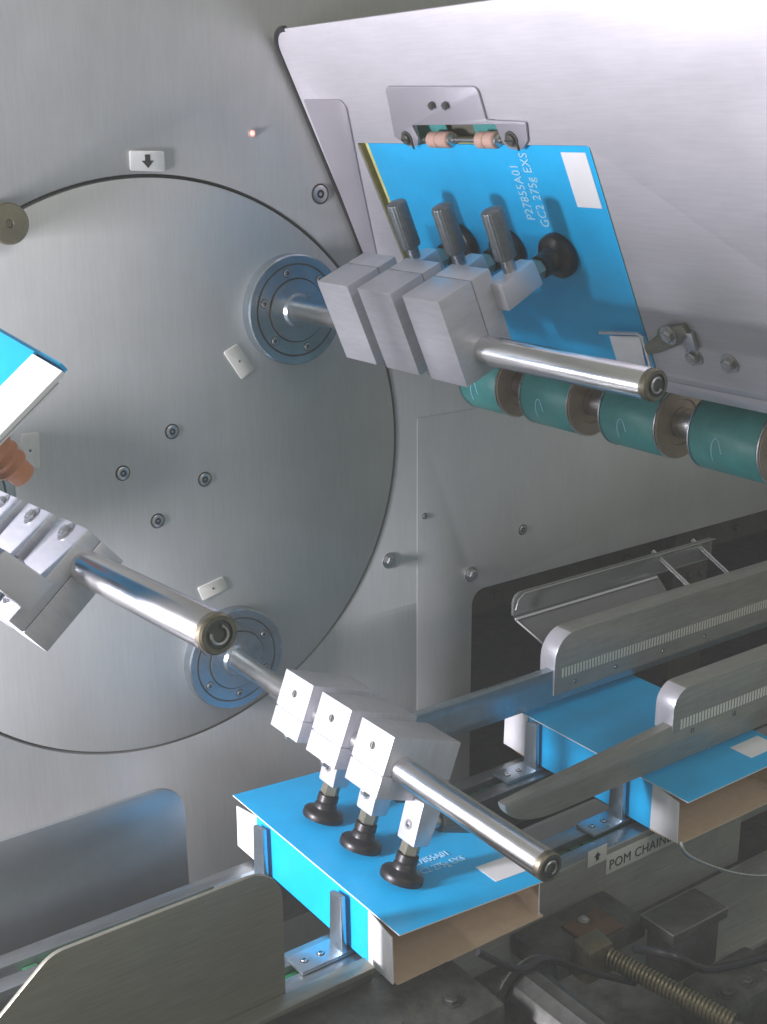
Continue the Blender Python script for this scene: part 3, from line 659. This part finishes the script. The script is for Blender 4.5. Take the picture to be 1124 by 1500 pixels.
# coil spring running towards the viewer
a0_, a1_ = at(880, 1395, .74), at(1075, 1500, .60)
sp_ = empty('coil_spring', a0_, 'dull brass coil spring below the conveyor, running towards the viewer', 'spring')
d = (a1_-a0_); Ld = d.length; d.normalize(); t_ = d.orthogonal().normalized(); n_ = d.cross(t_)
b = MB(); tr = 34; b.tube([a0_+d*(Ld*i/(tr*12))+(t_*math.cos(i*math.pi/6)+n_*math.sin(i*math.pi/6))*.0085 for i in range(tr*12)], .0018, 5); b.done('coil', 'brass', sp_)
MB().cyl(a0_-d*.02, a1_+d*.05, .0045, 12).done('rod', 'darksteel', sp_)
b = MB(); b.hexa([a0_+V(v) for v in ((-.03, -.012, -.02), (.012, -.012, -.02), (.012, .016, -.02), (-.03, .016, -.02), (-.026, -.010, .014), (.008, -.010, .014), (.008, .014, .018), (-.026, .014, .018))], .004); b.done('spring_seat', 'brass', sp_)
# bracket block with rust brown pad
p = at(880, 1350, .765)
o = empty('bracket_block', p, 'grey bracket block with a rust brown pad and small screw beneath the labels', 'bracket')
MB().box((p.x-.075, p.y-.012, p.z-.035), (p.x+.055, p.y+.05, p.z-.012), .002).done('block', 'greasy', o)
b = MB(); b.box((p.x-.028, p.y-.0105, p.z-.0118), (p.x+.024, p.y+.028, p.z-.0085), .001); b.done('pad', 'rust', o)
hexbolt(V((p.x-.004, p.y+.020, p.z-.0085)), Z, .0042, 'bolt', o, True, .004)
# clear box cover right
q0 = at(1015, 1358, .70)
o = empty('switch_box', q0, 'dark smoked box with a bright rim edge at the right under the conveyor', 'box')
b = MB(); x0b, y0b, z0b = q0.x, q0.y, q0.z
b.box((x0b-.028, y0b, z0b-.012), (x0b+.055, y0b+.045, z0b), .002); b.done('lid', 'greasy', o); b = MB(); b.box((x0b-.020, y0b+.006, z0b-.07), (x0b+.050, y0b+.042, z0b-.0125), .003); b.done('body', 'darksteel', o)
b = MB(); b.tube([(x0b-.028, y0b+.045, z0b+.001), (x0b-.028, y0b, z0b+.001), (x0b+.0, y0b-.0005, z0b+.001), (x0b+.055, y0b-.0005, z0b+.001)], .0009, 6); b.done('rim', 'sheet', o)
# polished wire loop
lp0 = [at(998, 1232, .76), at(1003, 1248, .755), at(1020, 1260, .75), at(1050, 1272, .745), at(1085, 1281, .74), at(1124, 1283, .735), at(1180, 1275, .73)]
def smooth_path(P_, n=8):
    out_ = []
    for i in range(len(P_)-1):
        p0, p1, p2, p3 = P_[max(i-1, 0)], P_[i], P_[i+1], P_[min(i+2, len(P_)-1)]
        for k in range(n):
            t = k/n; out_.append(.5*((2*p1)+(p2-p0)*t+(2*p0-5*p1+4*p2-p3)*t*t+(3*p1-p0-3*p2+p3)*t**3))
    return out_+[P_[-1]]
o = MB().tube(smooth_path(lp0), .0020, 8).done('wire_loop', 'steel'); tag(o, 'thin polished wire curving out below the right-hand carton', 'wire')
# tray under the carton at right: pale reflecting sheet
o = MB().box((.86, .70, -.845), (1.5, .81, -.838), .001).done('drip_tray', 'guide'); tag(o, 'grey drip tray sheet below the wire loop on the right', 'tray')
# hoses and cables among the castings
for P_, r_, m_, lab in (([(700, 1395, .70), (760, 1420, .69), (800, 1405, .70), (850, 1420, .71), (930, 1440, .70)], .0035, 'rubber', 'black air hose looping over the castings left of the brass spring'),
                        ([(930, 1390, .70), (985, 1400, .66), (1040, 1420, .65), (1130, 1400, .64)], .0042, 'rubber', 'thin black hose running to the right edge below the smoked box')):
    o = MB().tube(smooth_path([at(*q) for q in P_]), r_, 10).done('air_hose', m_); tag(o, lab, 'hose')
# dark castings filling the bottom
for i, (px, py, y, sx, sy2, sz, lab) in enumerate(((560, 1490, .74, .10, .05, .03, 'low greasy casting at the bottom edge below the carton'), (1080, 1430, .66, .05, .03, .05, 'dark greasy casting at the lower right edge beside the spring'), (700, 1450, .80, .05, .02, .05, 'dark greasy block below the open carton flap'))):
    p = at(px, py, y); r = empty('casting', p, lab, 'casting', 'greasy castings under the conveyor')
    b = MB(); b.box((p.x-sx, p.y-sy2, p.z-sz), (p.x+sx, p.y+sy2, p.z), .008); bd = b.done('body', 'greasy', r)
    for k in range(3):
        hexbolt(V((p.x+sx*(-.6+.6*k), p.y-sy2*.4, p.z)), Z, .006, 'bolt', r, True, .005, True, 'darksteel')

# added scattering box standing in for the milky veil of a guard window
bmz = MB().box((-2.8, -3.4, -3.1), (4.4, 2.2, 1.02)); mz = bpy.data.materials.new('pane_veil_volume'); mz.use_nodes = True
nt = mz.node_tree
for n in list(nt.nodes):
    if n.type == 'BSDF_PRINCIPLED': nt.nodes.remove(n)
pv = nt.nodes.new('ShaderNodeVolumePrincipled'); pv.inputs['Color'].default_value = (.93, .96, .93, 1); pv.inputs['Density'].default_value = .045
nt.links.new(pv.outputs[0], nt.nodes['Material Output'].inputs['Volume'])
M['pane_veil'] = mz
hz = bmz.done('pane_veil', 'pane_veil'); tag(hz, kind='stuff')
